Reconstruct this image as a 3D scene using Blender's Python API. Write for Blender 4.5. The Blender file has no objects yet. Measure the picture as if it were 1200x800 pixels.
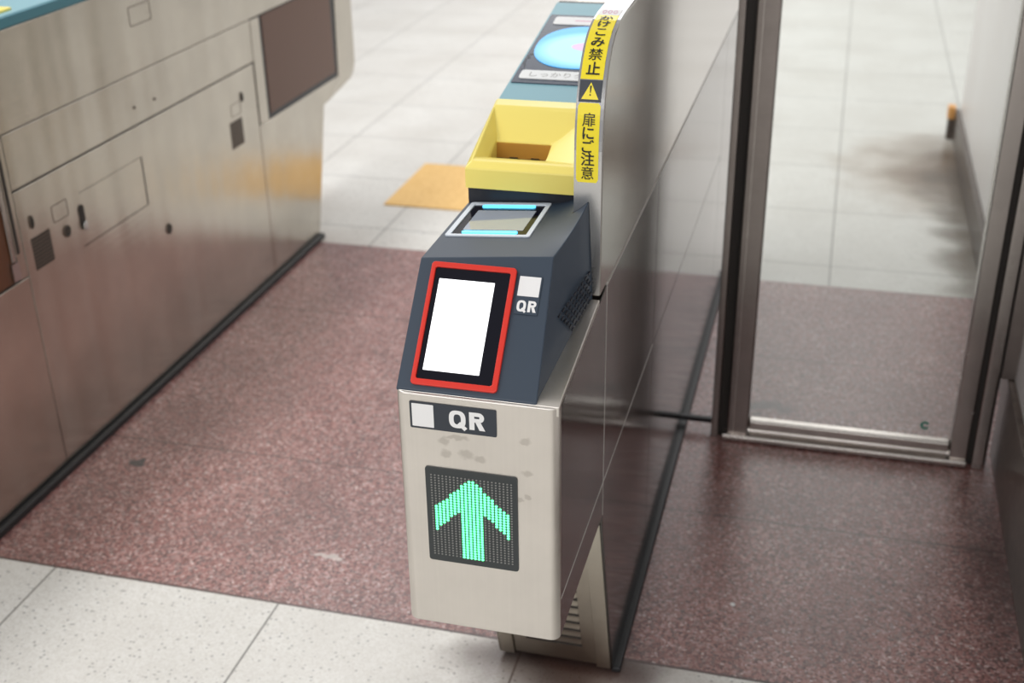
import bpy, math, random
from mathutils import Vector, Matrix
random.seed(7)
S = bpy.context.scene
COL = S.collection

# ------------------------------------------------------------------ camera
cd = bpy.data.cameras.new('camera'); cam = bpy.data.objects.new('camera', cd); COL.objects.link(cam)
# world axes expressed in camera space
def orth():
    f = 1437.62
    def ray(x, y): return Vector((x-600, -(y-400), -f)).normalized()
    Y = ray(1025, -320); Z = -ray(650, 3300); Z = (Z - Y*Y.dot(Z)).normalized(); X = Y.cross(Z)
    return Matrix((X, Y, Z))
M3 = orth()
cam.matrix_world = Matrix.Translation((0, 0, 1.55)) @ M3.to_4x4()
cd.sensor_width = 36; cd.lens = 43.1286; cd.clip_start = 0.05
cd.dof.use_dof = True; cd.dof.focus_distance = 1.56; cd.dof.aperture_fstop = 4.6
S.camera = cam

# ------------------------------------------------------------------ light
W = bpy.data.worlds.new('world'); S.world = W; W.use_nodes = True
W.node_tree.nodes['Background'].inputs[0].default_value = (1.0, 0.985, 0.975, 1)
W.node_tree.nodes['Background'].inputs[1].default_value = 0.58
def area(name, loc, sx, sy, power, col=(1, .99, .985), aim=None):
    l = bpy.data.lights.new(name, 'AREA'); l.shape = 'RECTANGLE'; l.size = sx; l.size_y = sy
    l.energy = power; l.color = col
    o = bpy.data.objects.new(name, l); o.location = loc; COL.objects.link(o)
    if aim: o.rotation_euler = (Vector(aim)-Vector(loc)).to_track_quat('-Z', 'Y').to_euler()
    return o
area('ceiling_strip_and_fill', (-2.25, 2.4, 3.0), .35, 5.0, 62)
area('ceiling_strip_and_fill', (-0.7, 8.2, 3.0), 3.6, 6.5, 150)
area('ceiling_strip_and_fill', (-1.0, -2.6, 3.0), 4.0, 1.2, 120)  # unseen fill added behind the camera to brighten front-facing surfaces
S.view_settings.view_transform = 'Standard'; S.view_settings.look = 'None'
S.view_settings.exposure = 0.0; S.view_settings.gamma = 1; S.view_settings.use_curve_mapping = False

# ------------------------------------------------------------------ materials
def mat(name, col=(.5, .5, .5), rough=.5, metal=0, **kw):
    m = bpy.data.materials.new(name); m.use_nodes = True
    b = m.node_tree.nodes['Principled BSDF']
    b.inputs['Base Color'].default_value = (*col, 1); b.inputs['Roughness'].default_value = rough
    b.inputs['Metallic'].default_value = metal
    for k, v in kw.items():
        k = {'spec': 'Specular IOR Level', 'coat': 'Coat Weight', 'emit': 'Emission Color', 'es': 'Emission Strength', 'aniso': 'Anisotropic'}[k]
        b.inputs[k].default_value = (*v, 1) if k == 'Emission Color' else v
    return m
class NT:
    def __init__(s, m): s.t = m.node_tree; s.b = s.t.nodes['Principled BSDF']
    def n(s, typ, **kw):
        x = s.t.nodes.new(typ)
        for k, v in kw.items(): setattr(x, k, v)
        return x
    def l(s, a, b): s.t.links.new(a, b)
    def pos(s): return s.n('ShaderNodeNewGeometry').outputs['Position']
    def math(s, op, a, b=None, c=None):
        x = s.n('ShaderNodeMath', operation=op)
        for i, v in enumerate((a, b, c)):
            if v is None: continue
            if isinstance(v, (int, float)): x.inputs[i].default_value = v
            else: s.l(v, x.inputs[i])
        return x.outputs[0]
    def scale(s, v, sc):
        x = s.n('ShaderNodeVectorMath', operation='MULTIPLY'); s.l(v, x.inputs[0]); x.inputs[1].default_value = sc
        return x.outputs[0]
    def noise(s, v, scale, detail=2, rough=.5):
        x = s.n('ShaderNodeTexNoise'); s.l(v, x.inputs['Vector']); x.inputs['Scale'].default_value = scale
        x.inputs['Detail'].default_value = detail; x.inputs['Roughness'].default_value = rough
        return x.outputs['Fac']
    def vor(s, v, scale, out='Color'):
        x = s.n('ShaderNodeTexVoronoi'); s.l(v, x.inputs['Vector']); x.inputs['Scale'].default_value = scale
        return x.outputs[out]
    def ramp(s, f, stops, interp='LINEAR'):
        x = s.n('ShaderNodeValToRGB'); s.l(f, x.inputs[0]); r = x.color_ramp; r.interpolation = interp
        while len(r.elements) < len(stops): r.elements.new(.5)
        for e, (p, c) in zip(r.elements, stops): e.position = p; e.color = (*c, 1) if len(c) == 3 else c
        return x.outputs[0]
    def mix(s, f, a, b, blend='MIX'):
        x = s.n('ShaderNodeMix', data_type='RGBA', blend_type=blend)
        for v, i in ((f, 0), (a, 6), (b, 7)):
            if isinstance(v, (int, float)): x.inputs[i].default_value = v
            elif isinstance(v, tuple): x.inputs[i].default_value = (*v, 1)
            else: s.l(v, x.inputs[i])
        return x.outputs[2]
    def sep(s, v):
        x = s.n('ShaderNodeSeparateXYZ'); s.l(v, x.inputs[0]); return x.outputs
    def lines(s, c, x0, pitch, w):       # 1 on a joint every pitch, w wide
        a = s.math('SUBTRACT', c, x0); m_ = s.math('PINGPONG', a, pitch/2)
        return s.math('LESS_THAN', m_, w/2)
    def blob(s, p, c, r, soft=.5):       # a stain round c, 1 in the middle, 0 outside r
        d = s.n('ShaderNodeVectorMath', operation='SUBTRACT'); s.l(p, d.inputs[0]); d.inputs[1].default_value = c
        e = s.scale(d.outputs[0], (1/r[0], 1/r[1], 1/r[2]))
        L = s.n('ShaderNodeVectorMath', operation='LENGTH'); s.l(e, L.inputs[0])
        m_ = s.n('ShaderNodeMapRange'); s.l(L.outputs['Value'], m_.inputs[0])
        m_.inputs[1].default_value = 1; m_.inputs[2].default_value = 1-soft; m_.inputs[3].default_value = 0; m_.inputs[4].default_value = 1
        return m_.outputs[0]
    def bump(s, h, strength, dist=.001):
        x = s.n('ShaderNodeBump'); s.l(h, x.inputs['Height']); x.inputs['Strength'].default_value = strength
        x.inputs['Distance'].default_value = dist; s.l(x.outputs[0], s.b.inputs['Normal'])

def steel(name, col, rough, aniso=.6, dirt=.12, streak=(3, 3, 220), smudges=(), wavy=0):
    m = mat(name, col, rough, 1, aniso=aniso); t = NT(m); p = t.pos()
    tg = t.n('ShaderNodeTangent', direction_type='RADIAL', axis='Z'); t.l(tg.outputs[0], t.b.inputs['Tangent'])
    fine = t.noise(t.scale(p, streak), 1, 3, .6)
    big = t.noise(p, 7, 4, .6)
    c2 = tuple(x*(1-dirt*2.2) for x in col)
    c = t.mix(t.ramp(big, [(.38, (0, 0, 0)), (.7, (1, 1, 1))]), c2, col)
    c = t.mix(t.math('MULTIPLY', fine, .22), c, tuple(min(1, x*1.25) for x in col))
    for cc, rr in smudges:
        w = t.n('ShaderNodeVectorMath', operation='ADD'); t.l(p, w.inputs[0])
        nz = t.n('ShaderNodeTexNoise'); nz.inputs['Scale'].default_value = 90; t.l(p, nz.inputs['Vector'])
        q = t.scale(nz.outputs['Color'], (.012, .012, .012)); t.l(q, w.inputs[1])
        f = t.blob(w.outputs[0], tuple(a+.006 for a in cc), rr, .45)
        c = t.mix(t.math('MULTIPLY', f, .28), c, (.2, .17, .14))
    t.l(c, t.b.inputs['Base Color'])
    r = t.n('ShaderNodeMapRange'); t.l(big, r.inputs[0]); r.inputs[3].default_value = rough*.8; r.inputs[4].default_value = rough*1.25
    t.l(r.outputs[0], t.b.inputs['Roughness'])
    if wavy:
        h = t.noise(t.scale(p, (0, 4.5, .35)), 1, 2)
        t.bump(t.math('ADD', t.math('MULTIPLY', fine, .02), h), .7, .014*wavy)
    else: t.bump(fine, .06, .0006)
    return m

smud = [((-.443, 1.284, .738), (.010, .02, .007)), ((-.440, 1.284, .72), (.009, .02, .008)), ((-.413, 1.284, .722), (.013, .02, .008)),
        ((-.395, 1.284, .716), (.010, .02, .007)), ((-.332, 1.284, .705), (.009, .02, .006)), ((-.333, 1.284, .668), (.006, .02, .006)),
        ((-.343, 1.284, .662), (.005, .02, .005)), ((-.335, 1.284, .752), (.010, .02, .006)), ((-.425, 1.284, .745), (.02, .02, .004))]
M = {}
M['front_steel'] = steel('front_steel', (.72, .68, .63), .36, .3, .05, (220, 220, 3), smud)
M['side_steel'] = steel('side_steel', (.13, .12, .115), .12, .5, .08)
M['plate_steel'] = steel('plate_steel', (.47, .45, .42), .13, .5, .05)
M['unit_steel'] = steel('unit_steel', (.58, .54, .475), .24, .7, .07, wavy=1)
M['end_steel'] = steel('end_steel', (.62, .58, .50), .34, .5, .08)
M['post_steel'] = steel('post_steel', (.36, .32, .30), .30, .6, .1)
M['post_light'] = steel('post_light', (.52, .48, .45), .25, .6, .1)
M['chrome'] = mat('chrome', (.50, .50, .50), .16, 1)
M['black'] = mat('black_rubber', (.018, .018, .02), .5)
M['seam'] = mat('dark_seam', (.03, .025, .022), .7)
M['seam_highlight'] = mat('seam_highlight', (.55, .52, .49), .4)
M['yellow'] = mat('yellow_plastic', (.98, .82, .20), .33)
M['slot_amber'] = mat('amber_slot', (.50, .24, .035), .4)
M['teal'] = mat('teal_plastic', (.22, .43, .50), .38)
M['teal_edge'] = mat('teal_edge', (.055, .22, .28), .4)
M['navy'] = mat('navy_plastic', (.030, .048, .075), .42)
M['navy_dark'] = mat('navy_dark', (.014, .016, .024), .45)
M['red'] = mat('red_plastic', (.72, .03, .015), .3)
M['gloss_black'] = mat('gloss_black', (.004, .004, .010), .08, spec=.25)
M['screen'] = mat('lit_screen', (.8, .8, .8), .2, emit=(.95, .97, 1.0), es=1.35)
M['white_frame'] = mat('white_frame', (.72, .78, .85), .3)
M['cyan_light'] = mat('cyan_light', (.1, .5, .8), .3, emit=(.12, .62, 1.0), es=1.5)
M['scanner_glass'] = mat('scanner_glass', (.44, .49, .58), .08, .0, coat=1.0)  # pale base colour paints the light reflected in the scanner window
M['cream_label'] = mat('cream_label', (.82, .84, .84), .4)
M['white_label'] = mat('white_label', (.85, .85, .85), .45)
M['sticker_yellow'] = mat('sticker_yellow', (.95, .78, .03), .25)
M['sticker_dark'] = mat('sticker_dark', (.025, .032, .045), .35)
M['ink'] = mat('ink', (.01, .012, .01), .45)
M['grey_ink'] = mat('grey_ink', (.42, .42, .40), .5)
M['pink_ink'] = mat('pink_ink', (.75, .35, .5), .5)
M['green_ink'] = mat('green_ink', (.0, .22, .15), .4)
M['display_navy'] = mat('display_navy', (.035, .05, .085), .25)
M['led_panel'] = mat('led_panel', (.028, .034, .036), .35)
M['led_off'] = mat('led_off', (.24, .24, .23), .4)
M['led_on'] = mat('led_on', (.1, .8, .3), .4, emit=(.10, 1.0, .32), es=3.0)
M['window_brown'] = mat('window_brown', (.13, .055, .03), .25, .0, spec=.3)
M['brass_dim'] = mat('brass_dim', (.16, .13, .11), .45, .7)
M['brown_stone'] = None
M['orange'] = mat('orange_plastic', (.85, .42, .12), .5)

# reader face: ring glow is light, so it emits
m = mat('reader_lit_disc', (.12, .2, .22), .3); t = NT(m)
p = t.pos()
# centre of disc and pink mark in it
g = t.blob(p, (-.405, 2.0, 1.078), (.093, .10, .02), .30)
em = t.mix(g, (.03, .42, .95), (.40, .88, .95))
t.l(em, t.b.inputs['Emission Color']); t.b.inputs['Emission Strength'].default_value = .95
M['disc'] = m
M['disc_pink'] = mat('disc_pink', (.15, .1, .14), .3, emit=(.72, .52, .78), es=.9)
M['disc_red'] = mat('disc_red', (.2, .05, .1), .3, emit=(.62, .10, .26), es=.9)

# floors
def speckle_floor(name, tiles):
    m = mat(name); t = NT(m); p = t.pos(); x, y, z = t.sep(p)
    if tiles:
        v = t.vor(p, 240); s = t.sep(v)
        base = t.ramp(s[0], [(0, (.66, .64, .60)), (.5, (.74, .73, .69)), (1, (.80, .79, .76))])
        v2 = t.vor(p, 110); s2 = t.sep(v2)
        d2 = t.vor(p, 110, 'Distance')
        ch = t.math('MULTIPLY', t.math('GREATER_THAN', s2[1], .80), t.math('LESS_THAN', d2, .33))
        c = t.mix(t.math('MULTIPLY', ch, .75), base, (.30, .30, .29))
        tone = t.noise(p, 2.5, 4, .6)
        c = t.mix(t.ramp(tone, [(.35, (0, 0, 0)), (.65, (.6, .6, .6))]), c, (.60, .575, .53))
        j = t.math('MAXIMUM', t.lines(x, -.976, .506, .0045),
                   t.math('MULTIPLY', t.lines(y, 3.775, .512, .0045), t.math('GREATER_THAN', y, 3.6)))
        c = t.mix(t.math('MULTIPLY', j, .85), c, (.16, .15, .14))
        # old brown stain at the foot of the far wall
        w = t.n('ShaderNodeVectorMath', operation='ADD'); t.l(p, w.inputs[0])
        nz = t.n('ShaderNodeTexNoise'); nz.inputs['Scale'].default_value = 5; t.l(p, nz.inputs['Vector'])
        t.l(t.scale(nz.outputs['Color'], (.3, .3, 0)), w.inputs[1])
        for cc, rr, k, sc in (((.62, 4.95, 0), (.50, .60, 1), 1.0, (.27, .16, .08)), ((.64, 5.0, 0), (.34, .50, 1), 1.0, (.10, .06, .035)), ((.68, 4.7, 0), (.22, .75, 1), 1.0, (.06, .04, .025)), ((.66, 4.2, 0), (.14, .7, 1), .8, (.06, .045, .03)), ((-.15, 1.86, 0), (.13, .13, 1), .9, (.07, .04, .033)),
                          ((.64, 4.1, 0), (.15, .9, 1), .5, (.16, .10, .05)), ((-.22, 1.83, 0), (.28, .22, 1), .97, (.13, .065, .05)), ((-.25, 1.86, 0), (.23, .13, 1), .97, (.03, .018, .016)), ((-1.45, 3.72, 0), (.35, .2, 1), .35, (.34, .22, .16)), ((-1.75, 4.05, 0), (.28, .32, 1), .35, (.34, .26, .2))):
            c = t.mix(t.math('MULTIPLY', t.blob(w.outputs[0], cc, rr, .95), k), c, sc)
        rough = .28
    else:
        v = t.vor(p, 210); s = t.sep(v)
        c = t.ramp(s[0], [(0, (.08, .034, .032)), (.18, (.19, .07, .062)), (.45, (.33, .14, .125)), (.75, (.42, .22, .20)), (.93, (.54, .35, .33)), (1, (.70, .56, .53))])
        v3 = t.vor(p, 150); s3 = t.sep(v3)
        c = t.mix(t.math('MULTIPLY', t.math('GREATER_THAN', s3[1], .8), .6), c, (.12, .085, .085))
        c = t.mix(t.math('MULTIPLY', t.math('LESS_THAN', s3[2], .1), .4), c, (.42, .30, .28))
        tone = t.noise(p, 4, 4, .6)
        c = t.mix(t.ramp(tone, [(.35, (0, 0, 0)), (.7, (.45, .45, .45))]), c, (.11, .055, .05))
        j = t.math('MAXIMUM', t.lines(y, 2.286, .797, .005), 0.0)
        j = t.math('MAXIMUM', j, t.math('LESS_THAN', t.math('ABSOLUTE', t.math('SUBTRACT', y, 1.775)), .0035))
        c = t.mix(t.math('MULTIPLY', j, .8), c, (.045, .03, .028))
        w = t.n('ShaderNodeVectorMath', operation='ADD'); t.l(p, w.inputs[0])
        nz = t.n('ShaderNodeTexNoise'); nz.inputs['Scale'].default_value = 16; nz.inputs['Detail'].default_value = 4; t.l(p, nz.inputs['Vector'])
        t.l(t.scale(nz.outputs['Color'], (.11, .11, 0)), w.inputs[1])
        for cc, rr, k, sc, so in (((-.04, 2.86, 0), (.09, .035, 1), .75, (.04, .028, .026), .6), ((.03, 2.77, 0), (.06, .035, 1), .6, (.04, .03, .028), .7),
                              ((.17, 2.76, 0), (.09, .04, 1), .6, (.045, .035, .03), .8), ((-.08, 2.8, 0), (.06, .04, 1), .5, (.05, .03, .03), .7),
                              ((-1.475, 2.25, 0), (.028, .016, 1), .9, (.025, .025, .03), .2),
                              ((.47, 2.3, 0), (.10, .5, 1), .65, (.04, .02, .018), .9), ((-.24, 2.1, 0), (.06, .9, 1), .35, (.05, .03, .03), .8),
                              ((-.884, 1.986, 0), (.022, .012, 1), .7, (.6, .55, .52), .3), ((-.036, 2.04, 0), (.012, .012, 1), .95, (.8, .8, .8), .2),
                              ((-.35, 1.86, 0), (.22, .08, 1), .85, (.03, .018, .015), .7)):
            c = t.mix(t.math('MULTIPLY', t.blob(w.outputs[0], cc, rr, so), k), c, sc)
        rough = .30
    t.l(c, t.b.inputs['Base Color'])
    t.b.inputs['Specular IOR Level'].default_value = .5 if tiles else .75
    rn = t.noise(p, 300, 2); r = t.n('ShaderNodeMapRange'); t.l(rn, r.inputs[0])
    r.inputs[3].default_value = rough-.08; r.inputs[4].default_value = rough+.12; t.l(r.outputs[0], t.b.inputs['Roughness'])
    t.bump(t.math('ADD', t.noise(p, 420, 2), t.math('MULTIPLY', j, -2)), .25 if not tiles else .12, .0008)
    return m
M['tiles'] = speckle_floor('white_terrazzo', True)
M['granite'] = speckle_floor('pink_granite', False)
m = mat('yellow_tile', (.8, .5, .16), .5); t = NT(m); p = t.pos()
t.l(t.ramp(t.noise(p, 60, 4), [(.3, (.74, .44, .13)), (.7, (.86, .56, .20))]), t.b.inputs['Base Color']); M['yellow_tile'] = m
m = mat('wall_panel', (.8, .77, .76), .35); t = NT(m); p = t.pos()
t.l(t.ramp(t.noise(t.scale(p, (1, 1, .4)), 5, 3), [(.3, (.78, .745, .73)), (.7, (.84, .82, .81))]), t.b.inputs['Base Color']); M['wall'] = m
m = mat('brown_stone', (.1, .08, .07), .3); t = NT(m); p = t.pos()
t.l(t.ramp(t.noise(p, 35, 5, .7), [(.3, (.055, .04, .033)), (.6, (.12, .088, .07)), (.8, (.20, .155, .13))]), t.b.inputs['Base Color']); M['stone'] = m
# glass: reflects by Fresnel, else lets the light through
m = bpy.data.materials.new('door_glass'); m.use_nodes = True; nt = m.node_tree; nt.nodes.clear()
o_ = nt.nodes.new('ShaderNodeOutputMaterial'); mx = nt.nodes.new('ShaderNodeMixShader'); tr = nt.nodes.new('ShaderNodeBsdfTransparent')
gl = nt.nodes.new('ShaderNodeBsdfGlossy'); fr = nt.nodes.new('ShaderNodeFresnel'); fr.inputs[0].default_value = 1.45
tr.inputs[0].default_value = (.95, .965, .955, 1); gl.inputs['Roughness'].default_value = .02
nt.links.new(fr.outputs[0], mx.inputs[0]); nt.links.new(tr.outputs[0], mx.inputs[1]); nt.links.new(gl.outputs[0], mx.inputs[2]); nt.links.new(mx.outputs[0], o_.inputs[0])
M['glass'] = m

# ------------------------------------------------------------------ mesh helpers
class MB:
    def __init__(s, F=None): s.v = []; s.f = []; s.mi = []; s.cur = 0; s.F = F or (lambda p: p)
    def add(s, vs, fs):
        o = len(s.v); s.v += [tuple(s.F(p)) for p in vs]; s.f += [tuple(i+o for i in f) for f in fs]; s.mi += [s.cur]*len(fs)
        return s
    def box(s, x0, x1, y0, y1, z0, z1):
        vs = [(x, y, z) for x in (x0, x1) for y in (y0, y1) for z in (z0, z1)]
        return s.add(vs, [(0, 1, 3, 2), (4, 6, 7, 5), (0, 4, 5, 1), (2, 3, 7, 6), (0, 2, 6, 4), (1, 5, 7, 3)])
    def prism(s, prof, x0, x1, x0b=None, x1b=None):        # profile in y,z swept along x
        n = len(prof); vs = [(x0, y, z) for y, z in prof] + [(x1, y, z) for y, z in prof]
        return s.add(vs, [tuple(range(n)), tuple(range(2*n-1, n-1, -1))] + [(i, i+n, (i+1) % n+n, (i+1) % n) for i in range(n)])
    def plate(s, poly, z0, z1):                            # outline in x,y between two heights
        n = len(poly); vs = [(x, y, z0) for x, y in poly] + [(x, y, z1) for x, y in poly]
        return s.add(vs, [tuple(range(n-1, -1, -1)), tuple(range(n, 2*n))] + [(i, (i+1) % n, (i+1) % n+n, i+n) for i in range(n)])
    def ring(s, outer, inner, z0, z1):
        n = len(outer); vs = [(x, y, z) for z in (z0, z1) for P in (outer, inner) for x, y in P]
        f = []
        for i in range(n):
            j = (i+1) % n
            f += [(i, j, n+j, n+i)[::-1], (2*n+i, 2*n+j, 3*n+j, 3*n+i), (i, j, 2*n+j, 2*n+i), (n+i, 3*n+i, 3*n+j, n+j)]
        return s.add(vs, f)
    def build(s, name, mats, parent=None, bevel=0, seg=2, smooth=False):
        import bmesh
        me = bpy.data.meshes.new(name); me.from_pydata(s.v, [], s.f)
        for m_ in (mats if isinstance(mats, (list, tuple)) else [mats]): me.materials.append(M[m_])
        for p_, k in zip(me.polygons, s.mi): p_.material_index = k
        bm = bmesh.new(); bm.from_mesh(me); bmesh.ops.remove_doubles(bm, verts=bm.verts, dist=1e-6); bmesh.ops.recalc_face_normals(bm, faces=bm.faces); bm.to_mesh(me); bm.free()
        o = bpy.data.objects.new(name, me); COL.objects.link(o)
        if parent:
            o.parent = parent; q = parent; off = Vector((0, 0, 0))
            while q: off += q.location; q = q.parent
            for v in me.vertices: v.co -= off
        if bevel:
            b = o.modifiers.new('bevel', 'BEVEL'); b.width = bevel; b.segments = seg; b.limit_method = 'ANGLE'; b.angle_limit = math.radians(25)
            for p_ in me.polygons: p_.use_smooth = True
            w = o.modifiers.new('wn', 'WEIGHTED_NORMAL'); w.keep_sharp = True
        return o
def rrect(x0, x1, y0, y1, r, n=5):
    P = []
    for cx, cy, a in ((x1-r, y1-r, 0), (x0+r, y1-r, 90), (x0+r, y0+r, 180), (x1-r, y0+r, 270)):
        for k in range(n+1):
            b = math.radians(a+90*k/n); P.append((cx+r*math.cos(b), cy+r*math.sin(b)))
    return P
def disc(cx, cy, r, n=24, ry=None, e=2):
    ry = ry or r; out = []
    for k in range(n):
        a = 2*math.pi*k/n; c, s_ = math.cos(a), math.sin(a)
        out.append((cx+r*math.copysign(abs(c)**(2/e), c), cy+ry*math.copysign(abs(s_)**(2/e), s_)))
    return out
def frame_map(O, U, V):           # local (u,v,w) -> world, w along U x V
    O, U, V = Vector(O), Vector(U).normalized(), Vector(V).normalized(); N = U.cross(V)
    return lambda p: O + U*p[0] + V*p[1] + N*p[2]
def text_geo(s, height, bold=0):  # centred glyph outlines scaled so that the em is height
    cu = bpy.data.curves.new('glyph', 'FONT'); cu.body = s; cu.offset = bold; cu.resolution_u = 4
    o = bpy.data.objects.new('glyph', cu); COL.objects.link(o)
    bpy.context.view_layer.update()
    me = bpy.data.meshes.new_from_object(o.evaluated_get(bpy.context.evaluated_depsgraph_get()))
    vs = [v.co.copy() for v in me.vertices]; fs = [tuple(p.vertices) for p in me.polygons]
    bpy.data.objects.remove(o); bpy.data.curves.remove(cu); bpy.data.meshes.remove(me)
    if not vs: return [], []
    xs = [v.x for v in vs]; ys = [v.y for v in vs]
    cx, cy = (min(xs)+max(xs))/2, (min(ys)+max(ys))/2
    return [((v.x-cx), (v.y-cy)) for v in vs], fs
def put_text(mb, s, cu, cv, w=None, h=None, k=None, bold=0, z=0.0006, rot=0):
    vs, fs = text_geo(s, 1, bold)
    if not vs: return
    ww = max(v[0] for v in vs)*2; hh = max(v[1] for v in vs)*2
    sx = (w/ww) if w else (k or h/hh); sy = (h/hh) if h else (k or sx)
    if k: sx = sy = k
    mb.add([(cu+v[0]*sx, cv+v[1]*sy, z) for v in vs], fs)
def put_QR(mb, cu, cv, w, h, z=.0009):   # bold grotesque Q and R
    lw = w*.47; sx = w*.145; q = cu-w/2+lw/2
    n = 36
    O = disc(q, cv, lw/2, n, h/2, 2.7); I = disc(q, cv, lw/2-sx*.92, n, h/2-sx*.80, 2.6)
    mb.add([(x, y, z) for x, y in O]+[(x, y, z) for x, y in I], [(i, (i+1) % n, n+(i+1) % n, n+i) for i in range(n)])
    a, b_ = (q+lw*.08, cv-h*.20), (q+lw*.50, cv-h*.54)
    d = Vector((b_[0]-a[0], b_[1]-a[1])).normalized()*sx*.42; p_ = Vector((-d.y, d.x))
    mb.add([(a[0]+p_.x, a[1]+p_.y, z+.0002), (a[0]-p_.x, a[1]-p_.y, z+.0002), (b_[0]-p_.x, b_[1]-p_.y, z+.0002), (b_[0]+p_.x, b_[1]+p_.y, z+.0002)], [(0, 1, 2, 3)])
    x0 = cu+w/2-w*.43; x1 = cu+w/2; t_ = cv+h/2; bt = cv-h/2
    mb.add([(x0, bt, z), (x0+sx, bt, z), (x0+sx, t_, z), (x0, t_, z)], [(0, 1, 2, 3)])
    yb = cv-h*.06; ym = (t_+yb)/2; R = (t_-yb)/2; xc = x1-R*.95-w*.01; th = sx*.82; k = 14
    outer = [(x0+sx, t_)]+[(xc+R*.95*math.cos(math.radians(90-180*i/k)), ym+R*math.sin(math.radians(90-180*i/k))) for i in range(k+1)]+[(x0+sx, yb)]
    inner = [(x0+sx, t_-th)]+[(xc+max(.0001, (R*.95-th*1.1))*math.cos(math.radians(90-180*i/k)), ym+(R-th)*math.sin(math.radians(90-180*i/k))) for i in range(k+1)]+[(x0+sx, yb+th)]
    m_ = len(outer); mb.add([(x, y, z) for x, y in outer+inner], [(i, i+1, m_+i+1, m_+i) for i in range(m_-1)])
    mb.add([(x0+w*.17, yb+.0003, z), (x0+w*.17+sx*1.05, yb+.0003, z), (x1+w*.015, bt, z), (x1+w*.015-sx*1.12, bt, z)], [(0, 1, 2, 3)])
def empty(name, loc, label=None, cat=None, group=None):
    o = bpy.data.objects.new(name, None); COL.objects.link(o); o.location = loc; o.empty_display_size = .1
    if label: o['label'] = label; o['category'] = cat
    return o
def tag(o, label, cat): o['label'] = label; o['category'] = cat; return o
def struct(o): o['kind'] = 'structure'; return o
# the parts' meshes are stored relative to their thing, so evaluate parents' own locations only
bpy.context.view_layer.update()

# ------------------------------------------------------------------ setting
struct(MB().box(-7, 6, -3, 1.772, -.1, 0).box(-7, 6, 3.612, 16, -.1, 0).build('floor', 'tiles'))
struct(MB().box(-7, 6, 1.7725, 3.6115, -.1, 0).build('trim_1', 'granite'))
struct(MB().box(.452, .60, .2, 2.70, .23, 2.6).build('wall_right', 'wall'))
struct(MB().box(.437, .60, .2, 2.70, 0, .2295).build('baseboard_right', 'stone', bevel=.003))
struct(MB().box(.505, .62, 2.705, 5.30, .115, 2.6).build('wall_far_right', 'wall'))
struct(MB().box(.485, .62, 2.705, 5.325, 0, .1145).build('baseboard_far_right', 'stone', bevel=.003))

t_ = MB().plate(rrect(-1.572, -1.082, 4.005, 4.49, .004), .0004, .005).build('tactile_tile', 'yellow_tile')
tag(t_, 'plain yellow square floor tile set in the white floor behind the ticket gate', 'floor tile')
g_ = MB().plate(rrect(.455, .4855, 5.270, 5.325, .006), .085, .135).build('corner_guard', 'orange', bevel=.002)
MB().plate(rrect(.459, .4855, 5.273, 5.322, .004), .0, .085).build('foot', 'stone', g_)
tag(g_, 'small orange corner guard at the far end of the brown skirting behind the glass', 'corner guard')

# ------------------------------------------------------------------ the QR ticket gate
XL, XR = -.506, -.291
gate = empty('ticket_gate', (-.40, 2.68, 0), 'stainless steel ticket gate with a white lit QR reader, yellow ticket slot and green arrow', 'ticket gate')
# body between the two slanted ends
body = MB().prism([(1.775, .02), (1.645, .40), (1.645, .838), (3.76, .838), (3.76, .40), (3.625, .02)], XL+.003, XR-.003)
body.build('body', 'seam', gate)
def side_panels(x0, x1, mname, nm='side_panel'):
    g = .0011
    def zs(z): return 1.73 - (z-.012)*.13/.39            # y of the slanted end at height z
    b = MB()
    b.prism([(1.283+.012, .4415), (1.283+.012, .5035-g), (2.085-g, .5035-g), (2.085-g, .012), (zs(.012), .012), (zs(.41), .41), (1.592, .4415)], x0, x1)
    b.prism([(1.283+.012, .5035+g), (1.283+.012, .802), (1.5925-g, .8395), (1.5925-g, .5035+g)], x0, x1)
    b.prism([(1.5925+g, .5035+g), (1.5925+g, .8385-g), (2.085-g, .8385-g), (2.085-g, .5035+g)], x0, x1)
    b.prism([(2.085+g, .5035+g), (2.085+g, .8385-g), (3.28-g, .8385-g), (3.28-g, .5035+g)], x0, x1)
    b.prism([(2.085+g, .012), (2.085+g, .5035-g), (3.28-g, .5035-g), (3.28-g, .012)], x0, x1)
    b.prism([(3.28+g, .012), (3.28+g, .8385-g), (4.06, .8385-g), (4.06, .46), (3.77, .43), (3.63, .012)], x0, x1)
    return b.build(nm, mname, gate, bevel=.0009, seg=1)
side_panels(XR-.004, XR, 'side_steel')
side_panels(XL, XL+.004, 'unit_steel')
MB().box(XR-.003, XR+.0004, 1.297, 2.085, .5028, .5042).box(XR-.003, XR+.0004, 1.5918, 1.5932, .442, .844).box(XR-.003, XR+.0004, 1.594, 3.28, .8378, .8392).build('edge_highlight', 'seam_highlight', gate)  # thin pale strips paint the light caught along the panel seams
# overhanging front module, outline rounded in plan, sloped top
fm = MB(); out = rrect(XL, XR, 1.283, 1.9, .013, 6); out = [(x, min(y, 1.312)) for x, y in out]
n = len(out); ztop = lambda y: .803+(y-1.283)*.128
vs = [(x, y, .4405) for x, y in out]+[(x, y, ztop(y)) for x, y in out]
fm.add(vs, [tuple(range(n-1, -1, -1)), tuple(range(n, 2*n))]+[(i, (i+1) % n, (i+1) % n+n, i+n) for i in range(n)])
fmo = fm.build('front_housing', 'front_steel', gate, bevel=.0025, seg=2)
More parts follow.
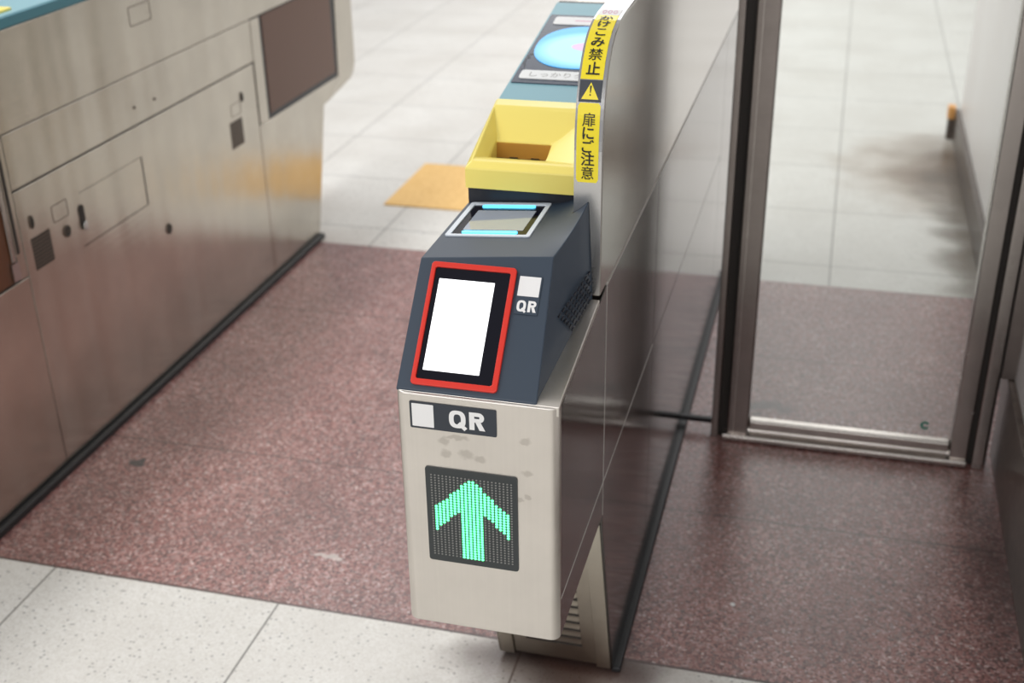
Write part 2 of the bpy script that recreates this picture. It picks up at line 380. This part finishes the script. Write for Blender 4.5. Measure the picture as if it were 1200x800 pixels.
# the housing is the thin front wrap: trim it behind the first 20 mm at the sides so that the side sheets show
for v in fmo.data.vertices:
    w = v.co.x + gate.location.x; y = v.co.y + gate.location.y
    if y > 1.30: v.co.x = (XL+.0045 if w < -.4 else XR-.0045) - gate.location.x
MB().prism([(4.06, .46), (4.06, .835), (3.77, .835), (3.77, .43)], XL+.003, XR-.003).build('rear_housing', 'unit_steel', gate, bevel=.006)
# right ledge beside the reader
lv = [(-.503, 1.2865, .79), (-.2915, 1.2865, .79), (-.503, 1.2865, .8045), (-.2915, 1.2865, .8045), (-.503, 1.300, .8060), (-.291, 1.300, .8095),
      (-.503, 1.538, .8360), (-.291, 1.538, .8395), (-.503, 1.538, .79), (-.291, 1.538, .79)]
MB().add(lv, [(0, 1, 3, 2), (2, 3, 5, 4), (4, 5, 7, 6), (6, 7, 9, 8), (0, 8, 9, 1), (0, 2, 4, 6, 8), (1, 9, 7, 5, 3)]).build('ledge', 'front_steel', gate, bevel=.0018)
# slanted louvred foot
nvec = Vector((0, -.39, -.13)).normalized()
def foot(p):                                     # u along x, v up the slope, w outwards
    base = Vector((0, 1.73, .012)); up = Vector((0, -.13, .39)).normalized()
    return Vector((p[0], 0, 0)) + base + up*p[1] + up.cross(Vector((1, 0, 0)))*(-p[2])*1.0
ft = foot
up_ = Vector((0, -.13, .39)).normalized(); outw = Vector((0, -.39, -.13)).normalized()
def ft(p): return Vector((p[0], 1.73, .012)) + up_*p[1] + outw*p[2]
MB(ft).box(XL+.0042, XL+.030, 0, .43, -.02, .001).box(XR-.030, XR-.0042, 0, .43, -.02, .001).box(XL+.030, XR-.030, .40, .43, -.02, .001).build('foot_frame', 'end_steel', gate, bevel=.0015)
lp = MB(ft).box(XL+.031, XR-.031, .002, .399, -.02, -.004).build('louvre_panel', 'end_steel', gate, bevel=.001)
lb = MB(ft)
for k in range(13):
    v = .060+k*.0245
    vs = [(XL+.055, v, -.0045), (XR-.055, v, -.0045), (XR-.055, v+.0150, -.0045), (XL+.055, v+.0150, -.0045), (XL+.058, v+.002, -.0028), (XR-.058, v+.002, -.0028)]
    lb.add(vs, [(0, 1, 5, 4), (4, 5, 2, 3), (0, 4, 3), (1, 2, 5)])
lb.build('louvre', 'end_steel', lp)
ld = MB(ft)
for k in range(13):
    v = .060+k*.0245; ld.box(XL+.055, XR-.055, v-.0075, v+.0015, -.0045, -.0037)
ld.build('louvre_gap', 'seam', lp)
# black floor gasket round the foot
MB().box(XR-.004, XR+.013, 1.735, 3.64, 0, .0115).box(XL-.014, XL+.004, 1.83, 3.64, 0, .0115).build('floor_gasket', 'black', gate, bevel=.003)

# front sticker with QR
FF = frame_map((0, 1.2826, 0), (1, 0, 0), (0, 0, 1))
fl = MB(FF).plate(rrect(-.4865, -.3715, .7535, .7925, .002), 0, .0006).build('front_label', 'sticker_dark', gate)
MB(FF).plate(rrect(-.4835, -.4545, .7565, .7895, .0008), .0006, .0009).build('white_square', 'white_label', fl)
b = MB(FF); put_QR(b, -.4105, .7732, .047, .0255, .0009); b.build('lettering', 'white_label', fl)
# LED arrow display
disp = MB(FF).plate(rrect(-.470, -.3455, .5495, .6975, .004), -.001, .0010).build('arrow_display', 'led_panel', gate)
on, off = MB(FF), MB(FF)
for c in range(22):
    for r in range(32):
        u = -.4078 + (c-10.5)*.00515; v = .6855 - r*.00402; a = abs(c-10.5)
        top = 1+max(0, a-1)*1.28
        lit = (a <= 9.6 and top <= r <= top+9.2) or (a <= 3 and 4 <= r <= 31 and r >= top)
        (on if lit else off).plate(disc(u, v, .0020 if lit else .00125, 8, .00165 if lit else .0011), .001, .0016)
on.build('lit_dots', 'led_on', disp); off.build('unlit_dots', 'led_off', disp)

# --- QR reader hood
A0, B0, T0 = (1.287, .806), (1.4065, .9385), (1.632, .9395)
def hood(p):                                          # right side leans in a little towards the top
    x, y, z = p
    if x > -.4: x -= (z-.80)*.065
    return (x, y, z)
h_ = MB()
hA, hK = Vector((-.505, 1.4065, .9366)), Vector((-.329, 1.417, .9488)); hB = hA.lerp(hK, .756)
def zt(x, y):
    a = 0 if x <= -.372 else .0328*min(1, max(0, (y-1.417)/.121))**1.1*((x+.372)/.0635)**1.7
    return .9366+.0693*(x+.505)+a
E0 = []                                              # right-hand rim of the top, front to back
G = []
for j in range(9):
    row = []
    for i in range(9):
        t = (0, .13, .26, .39, .52, .642, .76, .88, 1)[i]; f = j/8; xr_ = -.329+f*(.0205)
        x = -.372+(xr_+.372)*t; y = (1.4157+.0013*t)*(1-f)+1.538*f
        row.append((x, y, zt(x, y)))
    G.append(row)
n0 = 9*9
h_.add([p for row in G for p in row], [(j*9+i, j*9+i+1, j*9+i+10, j*9+i+9) for j in range(8) for i in range(8)])
E0 = [G[j][8] for j in range(9)]; K_ = E0[0]; RB = E0[-1]; back = [(-.372, 1.632, zt(-.372, 1.632))]
left_edge = [G[j][0] for j in range(9)]
def poly(*ps): h_.add(list(ps), [tuple(range(len(ps)))])
FA, FB, FE, FF_, FG = (-.505, 1.287, .8025), (-.505, 1.287, .806), tuple(hA), (-.505, 1.632, .9366), (-.505, 1.632, .80)
RA, RB0 = (-.3205, 1.287, .8025), (-.3205, 1.287, .806)
Bb, Bc = (-.301, 1.538, .838), (-.301, 1.538, .80)
poly(FA, FB, FE, FF_, FG); poly(FA, RA, RB0, FB)
poly(FB, RB0, *G[0][::-1], FE)
poly(FE, *left_edge, back[0], FF_)
poly(RA, Bc, Bb, *E0[::-1], RB0)
i5 = list(range(6)); BK = [(G[8][k][0], 1.632, zt(G[8][k][0], 1.538)) for k in i5]
for k in range(5): poly(G[8][k], G[8][k+1], BK[k+1], BK[k])
poly(*G[8][i5[-1]:], Bb, Bc, (-.3312, 1.538, .80))
poly((-.3312, 1.538, .80), G[8][5], BK[5], (-.3312, 1.632, .80))
poly(FF_, *BK, (-.3312, 1.632, .80), FG)
poly(FA, FG, (-.3312, 1.632, .80), (-.3312, 1.538, .80), Bc, RA)
rd = h_.build('qr_reader', 'navy', gate, bevel=.009, seg=4)
sl = frame_map((0, A0[0], A0[1]), (1, 0, 0), (0, B0[0]-A0[0], B0[1]-A0[1]))
MB(sl).ring(rrect(-.4868, -.3728, .0068, .1725, .005), rrect(-.4808, -.3802, .0150, .1650, .003), -.001, .0042).build('red_bezel', 'red', rd, bevel=.0012)
MB(sl).plate(rrect(-.4815, -.3795, .0142, .1658, .003), -.001, .0012).build('screen_glass', 'gloss_black', rd)
MB(sl).plate(rrect(-.4738, -.3993, .0272, .1502, .0006), .0012, .0016).build('screen', 'screen', rd)
lbl = MB(sl).plate(rrect(-.3688, -.3383, .1130, .1650, .001), 0, .0004).build('side_label', 'navy', rd)
MB(sl).plate(rrect(-.3680, -.3400, .1370, .1635, .0006), .0004, .0007).build('white_square', 'white_label', lbl)
b = MB(sl); put_QR(b, -.3535, .1238, .0255, .0150, .0007); b.build('lettering', 'white_label', lbl)
tU = Vector((.1775, 0, .012)); tp = frame_map((-.505, 1.4065, .9366), tU, (0, 1, 0))       # u from the left edge, v towards the back
MB(tp).ring(rrect(.0075, .1275, .0775, .2115, .004), rrect(.0150, .1210, .0835, .2020, .002), -.001, .0022).build('scanner_frame', 'white_frame', rd, bevel=.0006)
MB(tp).plate(rrect(.0145, .1215, .0825, .2030, .002), -.001, .0006).build('scanner_bed', 'gloss_black', rd)
MB(tp).plate(rrect(.0265, .1120, .1020, .1800, .001), .0006, .0010).build('scanner_window', 'scanner_glass', rd)
for v in (.0910, .1945):
    MB(tp).plate(rrect(.0285, .1075, v-.0040, v+.0040, .0039), .0006, .0028).build('light_bar', 'cyan_light', rd)
# ventilation slots on the right flank
gr = MB()
def flank(y, z): return -.3205+(y-1.287)*.0787-(z-.806-(y-1.287)*.127)*(.15-.8*(y-1.417))
for i in range(6):
    for k in range(9):
        yy = 1.400+k*.0150+(.0075 if i % 2 else 0); zz = .832+(yy-1.40)*.09+i*.0078
        if yy > 1.53 or yy < 1.437-i*.006: continue
        xx = flank(yy, zz)
        gr.box(xx-.001, xx+.0008, yy-.0052, yy+.0052, zz-.0013, zz+.0013)
gr.build('vent_slots', 'navy_dark', rd)

# --- ticket slot
ts = MB().prism([(1.622, .842), (1.622, .9635), (1.80, 1.0), (1.80, .842)], -.504, -.333).build('slot_base', 'navy_dark', gate)
def yp(y): return .998+(y-1.612)*.345
# hood shell: front lip, side walls and back wall round a sunken tray
sx0, sx1 = -.505, -.334
R0 = [(sx0, 1.6105, .9635), (sx1, 1.6105, .9635), (sx1, 1.789, .9635), (sx0, 1.789, .9635)]
R1 = [(sx0, 1.6105, .993), (sx1, 1.6105, .993), (sx1, 1.789, 1.047), (sx0, 1.789, 1.047)]
R2 = [(-.4975, 1.622, 1.0005), (-.340, 1.622, 1.0005), (-.344, 1.752, 1.0475), (-.4985, 1.752, 1.0475)]
R3 = [(-.4955, 1.634, 1.0015), (-.352, 1.634, 1.0015), (-.350, 1.744, 1.0420), (-.4960, 1.744, 1.0420)]
R4 = [(-.4850, 1.662, .9940), (-.398, 1.662, .9940), (-.386, 1.716, 1.0120), (-.4850, 1.716, 1.0120)]
R5 = [(-.4835, 1.668, .9875), (-.400, 1.668, .9875), (-.400, 1.708, 1.0055), (-.4835, 1.708, 1.0055)]
R6 = [(-.4835, 1.670, .966), (-.400, 1.670, .966), (-.400, 1.710, .966), (-.4835, 1.710, .966)]
ys = MB(); rings = [R0, R1, R2, R3, R4, R5, R6]
ys.add([p for R in rings for p in R], [(a*4+k, a*4+(k+1) % 4, a*4+4+(k+1) % 4, a*4+4+k) for a in range(6) for k in range(4)])
yo = ys.build('ticket_slot', 'yellow', gate, bevel=.0022, seg=3)
MB().prism([(1.666, .9640), (1.666, .9675), (1.704, .9715), (1.7065, 1.003), (1.7085, 1.003), (1.7085, .9640)], -.4832, -.4003).build('slot_throat', 'slot_amber', yo)
for xx in (-.457, -.424): MB().box(xx-.006, xx+.006, 1.7000, 1.7055, .9725, .9825).build('slot_tooth', 'ink', yo)

# --- teal deck with card reader
D0, D1 = (1.786, 1.041), (2.206, 1.113)
MB().prism([(1.795, .838), (1.795, 1.02), (2.19, 1.088), (3.50, 1.088), (3.50, .838)], -.503, -.332).build('deck_body', 'unit_steel', gate, bevel=.002)
dk = MB().prism([(1.790, 1.022), D0, D1, (2.212, 1.094)], -.506, -.3315).build('deck', 'teal', gate, bevel=.002)
dm = frame_map((0, D0[0], D0[1]), (1, 0, 0), (0, D1[0]-D0[0], D1[1]-D0[1]))
MB().prism([(2.207, 1.09), (2.207, 1.111), (2.225, 1.111), (2.225, 1.09)], -.505, -.332).build('deck_lip', 'black', gate)
cr = MB(dm).plate(rrect(-.5015, -.335, .074, .362, .002), -.001, .0016).build('card_reader', 'display_navy', gate)
MB(dm).plate(disc(-.414, .222, .081, 40, .088, 2.3), .0016, .0026).build('lit_disc', 'disc', cr)
MB(dm).plate(disc(-.395, .222, .040, 30, .020), .0026, .0029).build('pink_mark', 'disc_pink', cr)
MB(dm).ring(disc(-.392, .222, .018, 24, .008), disc(-.392, .222, .011, 24, .004), .0029, .0031).build('red_mark', 'disc_red', cr)
w1 = MB(dm).plate(rrect(-.489, -.338, .316, .350, .006), .0016, .0030).build('upper_label', 'white_label', cr)
w2 = MB(dm).plate(rrect(-.493, -.338, .088, .120, .006), .0016, .0030).build('lower_label', 'cream_label', cr)
b = MB(dm); put_text(b, 'しっかりタッチ', -.415, .104, w=.125, h=.018, z=.0032); b.build('lettering', 'grey_ink', w2)
MB(dm).plate(rrect(-.452, -.400, .3315, .3345, .001), .0030, .0032).build('faint_mark', 'pink_ink', w1)
b = MB(dm)
for k in range(9):
    cu, cv = -.4955+random.uniform(-.003, .004), .125+k*.0075
    b.plate(disc(cu, cv, random.uniform(.0015, .0035), 7), .0016, .0018)
b.build('worn_marks', 'ink', cr)

# --- tall side plate with the curved nose and warning stickers
nose = [(1.54, .842), (1.54, 1.045), (1.5415, 1.07), (1.546, 1.096), (1.553, 1.12), (1.5635, 1.143), (1.578, 1.163), (1.597, 1.180), (1.621, 1.192), (1.650, 1.1995), (1.690, 1.2035), (1.74, 1.205)]
full = nose + [(3.60, 1.205), (3.72, 1.17), (3.78, 1.08), (3.80, .95), (3.80, .8385)]
MB().prism([(2*0+y, z) for y, z in full], -.3305, XR).build('side_plate', 'plate_steel', gate, bevel=.0035, seg=3)
# bright nose strip
seg = [0]
for a, b_ in zip(nose, nose[1:]): seg.append(seg[-1]+math.hypot(b_[0]-a[0], b_[1]-a[1]))
def nosep(s, off=0):
    for i in range(len(nose)-1):
        if s <= seg[i+1] or i == len(nose)-2: break
    t = (s-seg[i])/(seg[i+1]-seg[i]); a, b_ = Vector(nose[i]), Vector(nose[i+1]); q = a.lerp(b_, t)
    d = (b_-a).normalized(); nn = Vector((-d.y, d.x))
    # blend normals for a smooth strip
    return q + nn*off
def strip(name, s0, s1, u0, u1, off, mname, par, n=24, th=.0005, r=.0):
    b = MB(); vs = []; fs = []
    for k in range(n+1):
        s = s0+(s1-s0)*k/n
        w = 0
        if r:
            dd = min(s-s0, s1-s); w = r-math.sqrt(max(0, r*r-(r-min(dd, r))**2))
        a = nosep(s, off); c = nosep(s, off+th)
        vs += [(u0+w, a.x, a.y), (u1-w, a.x, a.y), (u1-w, c.x, c.y), (u0+w, c.x, c.y)]
    for k in range(n):
        o = k*4
        for i in range(4): fs.append((o+i, o+(i+1) % 4, o+4+(i+1) % 4, o+4+i))
    fs += [(0, 1, 2, 3), (n*4, n*4+3, n*4+2, n*4+1)]
    b.add(vs, fs); return b.build(name, mname, par)
strip('nose_strip', .004, .555, -.3295, -.2920, .0001, 'chrome', gate, 40, .0012)
def nose_text(name, s, cs, size, mname, par, bold=.02, u=-.311):
    b = MB(lambda p: (p[0], *nosep(p[1], .0027)))
    vs, fs = text_geo(s, 1, bold)
    if vs: b.add([(u+v[0]*size, cs+v[1]*size*1.0, 0) for v in vs], fs); b.build(name, mname, par)
s2 = strip('door_warning_sticker', .1675, .2735, -.3265, -.2965, .0014, 'sticker_yellow', gate, 26, .0006, .0025)
s3 = strip('hazard_sticker', .2745, .3030, -.3265, -.2965, .0014, 'sticker_dark', gate, 8)
s1 = strip('rush_warning_sticker', .3040, .4340, -.3265, -.2965, .0014, 'sticker_yellow', gate, 30)
s4 = strip('sticker_header', .4345, .4620, -.3265, -.2965, .0014, 'white_label', gate, 8)
for ch, cs in zip('扉にご注意', (.2520, .2345, .2175, .2000, .1810)): nose_text('lettering', ch, cs, .0190, 'ink', s2, .004 if ch in '扉意' else .016)
for ch, cs in zip('かけこみ禁止', (.4195, .4000, .3785, .3585, .3385, .3185)): nose_text('lettering', ch, cs, .0195, 'ink', s1, .006 if ch == '禁' else .018)
b = MB(lambda p: (p[0], *nosep(p[1], .0023))); b.add([(-.3230, .278, 0), (-.3000, .278, 0), (-.3115, .300, 0)], [(0, 1, 2)]); b.build('triangle', 'sticker_yellow', s3)
b = MB(lambda p: (p[0], *nosep(p[1], .0026)))
b.add([(-.3127, .2955, 0), (-.3103, .2955, 0), (-.3110, .2862, 0), (-.3120, .2862, 0)], [(0, 1, 2, 3)])
b.add([(-.3115+.0011*math.cos(a), .2835+.0011*math.sin(a), 0) for a in [k*math.pi/4 for k in range(8)]], [tuple(range(8))]); b.build('exclamation_mark', 'ink', s3)
b = MB(lambda p: (p[0], *nosep(p[1], .0023)))
for cx in (-.3190, -.3115, -.3040):
    b.ring(disc(cx, .4480, .0028, 12, .0075), disc(cx, .4480, .0020, 12, .0055), 0, .0001)
b.build('pictograms', 'pink_ink', s4)

# ------------------------------------------------------------------ the neighbouring ticket gate on the left
XU = -1.672
ug = empty('ticket_gate', (-1.78, 2.68, 0), 'long stainless steel ticket gate at the left with dark brown window, locks and vent grilles', 'ticket gate')
W_ = XU-.215
MB().prism([(1.72, .02), (1.60, .40), (1.30, .43), (1.30, 1.015), (4.055, 1.015), (4.055, .485), (4.02, .462), (3.765, .432), (3.640, .02)], W_+.003, XU-.004).build('body', 'seam', ug)
g = .0013
def up(name, prof, mname='unit_steel', x0=XU-.0045, x1=XU, bevel=.0012):
    return MB().prism(prof, x0, x1).build(name, mname, ug, bevel=bevel, seg=2)
def q4(y0, y1, z0, z1): return [(y0, z0), (y1, z0), (y1, z1), (y0, z1)]
# top band that wraps over the window and down its far side
up('upper_panel', [(1.29, .816+g), (3.93, .816+g), (3.93, .812), (3.912, .50), (3.80, .435), (4.02, .463), (4.050, .478), (4.068, .51), (4.072, 1.019), (1.29, 1.019)])
up('middle_panel', q4(2.118+g, 3.292-g, .692+.0025, .816-g))
up('access_door', q4(2.118+g, 3.285-g, .022, .692-.0025))
up('near_panel', [(1.69, .022), (2.118-g, .022), (2.118-g, .5-g), (1.53, .5-g), (1.565, .40)])
up('far_panel', [(3.285+g, .022), (3.647, .022), (3.770, .432), (3.80, .4352), (3.902, .497), (3.285+g, .500)])
up('near_stile', q4(2.090, 2.118-g, .5+g, .812))
up('far_stile', q4(3.292+g, 3.352, .5+g, .812), 'unit_steel')
up('bronze_strip', q4(2.070, 2.082, .55, .80), 'post_light', XU, XU+.004)
up('latch_plate', q4(2.062, 2.086, .508, .548), 'chrome', XU, XU+.006, 0)
up('gap', q4(2.094, 2.103, .56, .80), 'seam', XU, XU+.0008, 0)
wn = up('window', q4(3.372, 3.890, .516, .812), 'window_brown', XU-.004, XU-.0015, 0)
up('window_surround', q4(3.352, 3.93, .490, .815), 'gloss_black', XU-.0042, XU-.003, 0)
up('window', q4(1.45, 2.088, .504, .812), 'window_brown', XU-.004, XU-.0015, 0)
# rest of the body skin
MB().box(W_, W_+.004, 1.30, 4.05, .44, 1.019).box(W_, W_+.004, 1.73, 3.63, .02, .44).build('rear_panel', 'unit_steel', ug)
MB().prism([(1.735, .0), (3.640+.012, .0), (3.640+.012, .018), (1.735, .018)], W_-.01, XU+.016).build('floor_gasket', 'black', ug, bevel=.003)
# slanted end skin
MB().prism([(4.056, .50), (4.072, .51), (4.074, 1.018), (4.056, 1.018)], W_, XU-.001).build('end_panel', 'end_steel', ug)
MB().prism([(3.640, .02), (3.649, .02), (3.772, .430), (3.763, .430)], W_, XU-.001).build('foot_panel', 'end_steel', ug)
# teal deck
td = MB().box(W_+.05, XU+.001, 1.29, 3.9, 1.020, 1.044).build('deck', 'teal_edge', ug, bevel=.003)
MB().box(W_+.055, XU-.003, 1.31, 3.88, 1.0435, 1.0452).build('deck_top', 'teal', td, bevel=.0006)
MB().box(XU-.085, XU-.022, 1.95, 2.262, 1.045, 1.0515).build('yellow_inlay', 'yellow', td, bevel=.0015)
MB().box(W_, W_+.045, 1.5, 3.85, 1.019, 1.205).build('side_plate', 'unit_steel', ug, bevel=.01)
# flush details on the side
UF = frame_map((XU, 0, 0), (0, 1, 0), (0, 0, 1))          # u = y, v = z, w outwards (+x)
def outline(name, y0, y1, z0, z1, w=.0016, m_='brass_dim', par=None):
    return MB(UF).ring(rrect(y0, y1, z0, z1, .004), rrect(y0+w, y1-w, z0+w, z1-w, .003), 0, .0006).build(name, m_, par or ug)
MB(UF).box(2.622, 2.6265, .487, .612, 0, .0005).box(2.33, 2.626, .485, .4868, 0, .0005).box(2.345, 2.622, .6115, .6125, 0, .0004).build('flap_gap', 'seam', ug)
outline('label_plate', 2.236, 2.295, .578, .618); outline('label_plate', 3.118, 3.178, .572, .608, .0013); outline('label_plate', 2.665, 2.765, .925, .972, .002)
hd = MB(UF).plate(rrect(2.332, 2.352, .528, .585, .009), 0, .002).build('flap_handle', 'seam', ug)
MB(UF).plate(rrect(2.336, 2.350, .523, .545, .006), .002, .008).build('handle_tip', 'chrome', hd, bevel=.002)
def lock(u, v, r, ry=None):
    o = MB(UF).plate(disc(u, v, r, 20, ry or r), 0, .003).build('lock', 'brass_dim', ug, bevel=.001)
    MB(UF).ring(disc(u, v, r*.75, 16, (ry or r)*.75), disc(u, v, r*.4, 16, (ry or r)*.4), .003, .0036).box(u-r*.1, u+r*.1, v-(ry or r)*.5, v+(ry or r)*.5, .003, .0035).build('keyhole', 'ink', o)
lock(2.277, .545, .013, .015); lock(2.703, .390, .013, .015); lock(2.160, .610, .007, .016); lock(3.190, .615, .007, .015)
for u, v in ((2.628, .737), (2.725, .733)): MB(UF).plate(disc(u, v, .004, 10), 0, .002).build('screw', 'brass_dim', ug)
for (a, b_, c, d) in ((2.146, 2.216, .500, .575), (3.100, 3.178, .482, .560)):
    vent = MB(UF).plate([(a, c), (b_, c), (b_, d), (a, d)], 0, .0004).build('vent_grille', 'brass_dim', ug)
    k = MB(UF); nn = 9
    for i in range(nn):
        for j in range(nn):
            u = a+(i+.5)*(b_-a)/nn; v = c+(j+.5)*(d-c)/nn; k.box(u-.0024, u+.0024, v-.0026, v+.0026, .0004, .0007)
    k.build('vent_holes', 'ink', vent)

# ------------------------------------------------------------------ glass door
gd = empty('glass_door', (.10, 2.62, 0), 'glass door in a dark stainless steel frame to the right of the ticket gate', 'glass door')
lp_ = MB().box(-.176, -.1275, 2.618, 2.665, 0, 2.15).build('post', 'post_steel', gd, bevel=.003)
MB().box(-.215, -.199, 2.622, 2.67, 0, 2.15).build('post', 'post_steel', gd, bevel=.002)
MB().box(-.199, -.176, 2.634, 2.668, 0, 2.15).build('post_groove', 'seam', gd)
MB().box(-.163, -.161, 2.6165, 2.6185, 0, 2.15).build('post_bead', 'post_light', gd)
MB().box(.338, .376, 2.618, 2.665, 0, 2.15).build('post', 'post_light', gd, bevel=.003)
MB().box(.376, .388, 2.634, 2.668, 0, 2.15).build('post_groove', 'seam', gd)
MB().box(.388, .414, 2.612, 2.67, 0, 2.15).build('post', 'post_light', gd, bevel=.003)
MB().box(.414, .422, 2.640, 2.668, 0, 2.15).build('post_groove', 'seam', gd)
MB().box(.422, .4515, 2.630, 2.668, 0.232, 2.15).build('wall_channel', 'post_steel', gd)
MB().box(-.190, .380, 2.606, 2.662, .001, .019).build('threshold', 'post_light', gd, bevel=.006, seg=3)
MB().box(-.1275, .338, 2.628, 2.656, .026, .052).build('bottom_rail', 'post_light', gd, bevel=.006, seg=3)
MB().box(-.1275, .338, 2.620, 2.665, 2.08, 2.15).build('top_rail', 'post_steel', gd, bevel=.003)
gp = MB().box(-.1275, .338, 2.639, 2.645, .045, 2.09).build('glass_pane', 'glass', gd)
GF = frame_map((0, 2.6385, 0), (1, 0, 0), (0, 0, 1))
arc = []
b = MB(GF); n = 20; ro, ri = .0105, .0048
for k in range(n):
    a0, a1 = math.radians(30+300*k/n), math.radians(30+300*(k+1)/n)
    b.add([(.277+r*math.cos(a), .087+r*math.sin(a), 0) for r, a in ((ri, a0), (ro, a0), (ro, a1), (ri, a1))], [(0, 1, 2, 3)])
b.build('green_sticker', 'green_ink', gp)
MB().box(-.2905, -.2155, 2.648, 2.660, .022, .034).build('floor_bracket', 'black', gd)
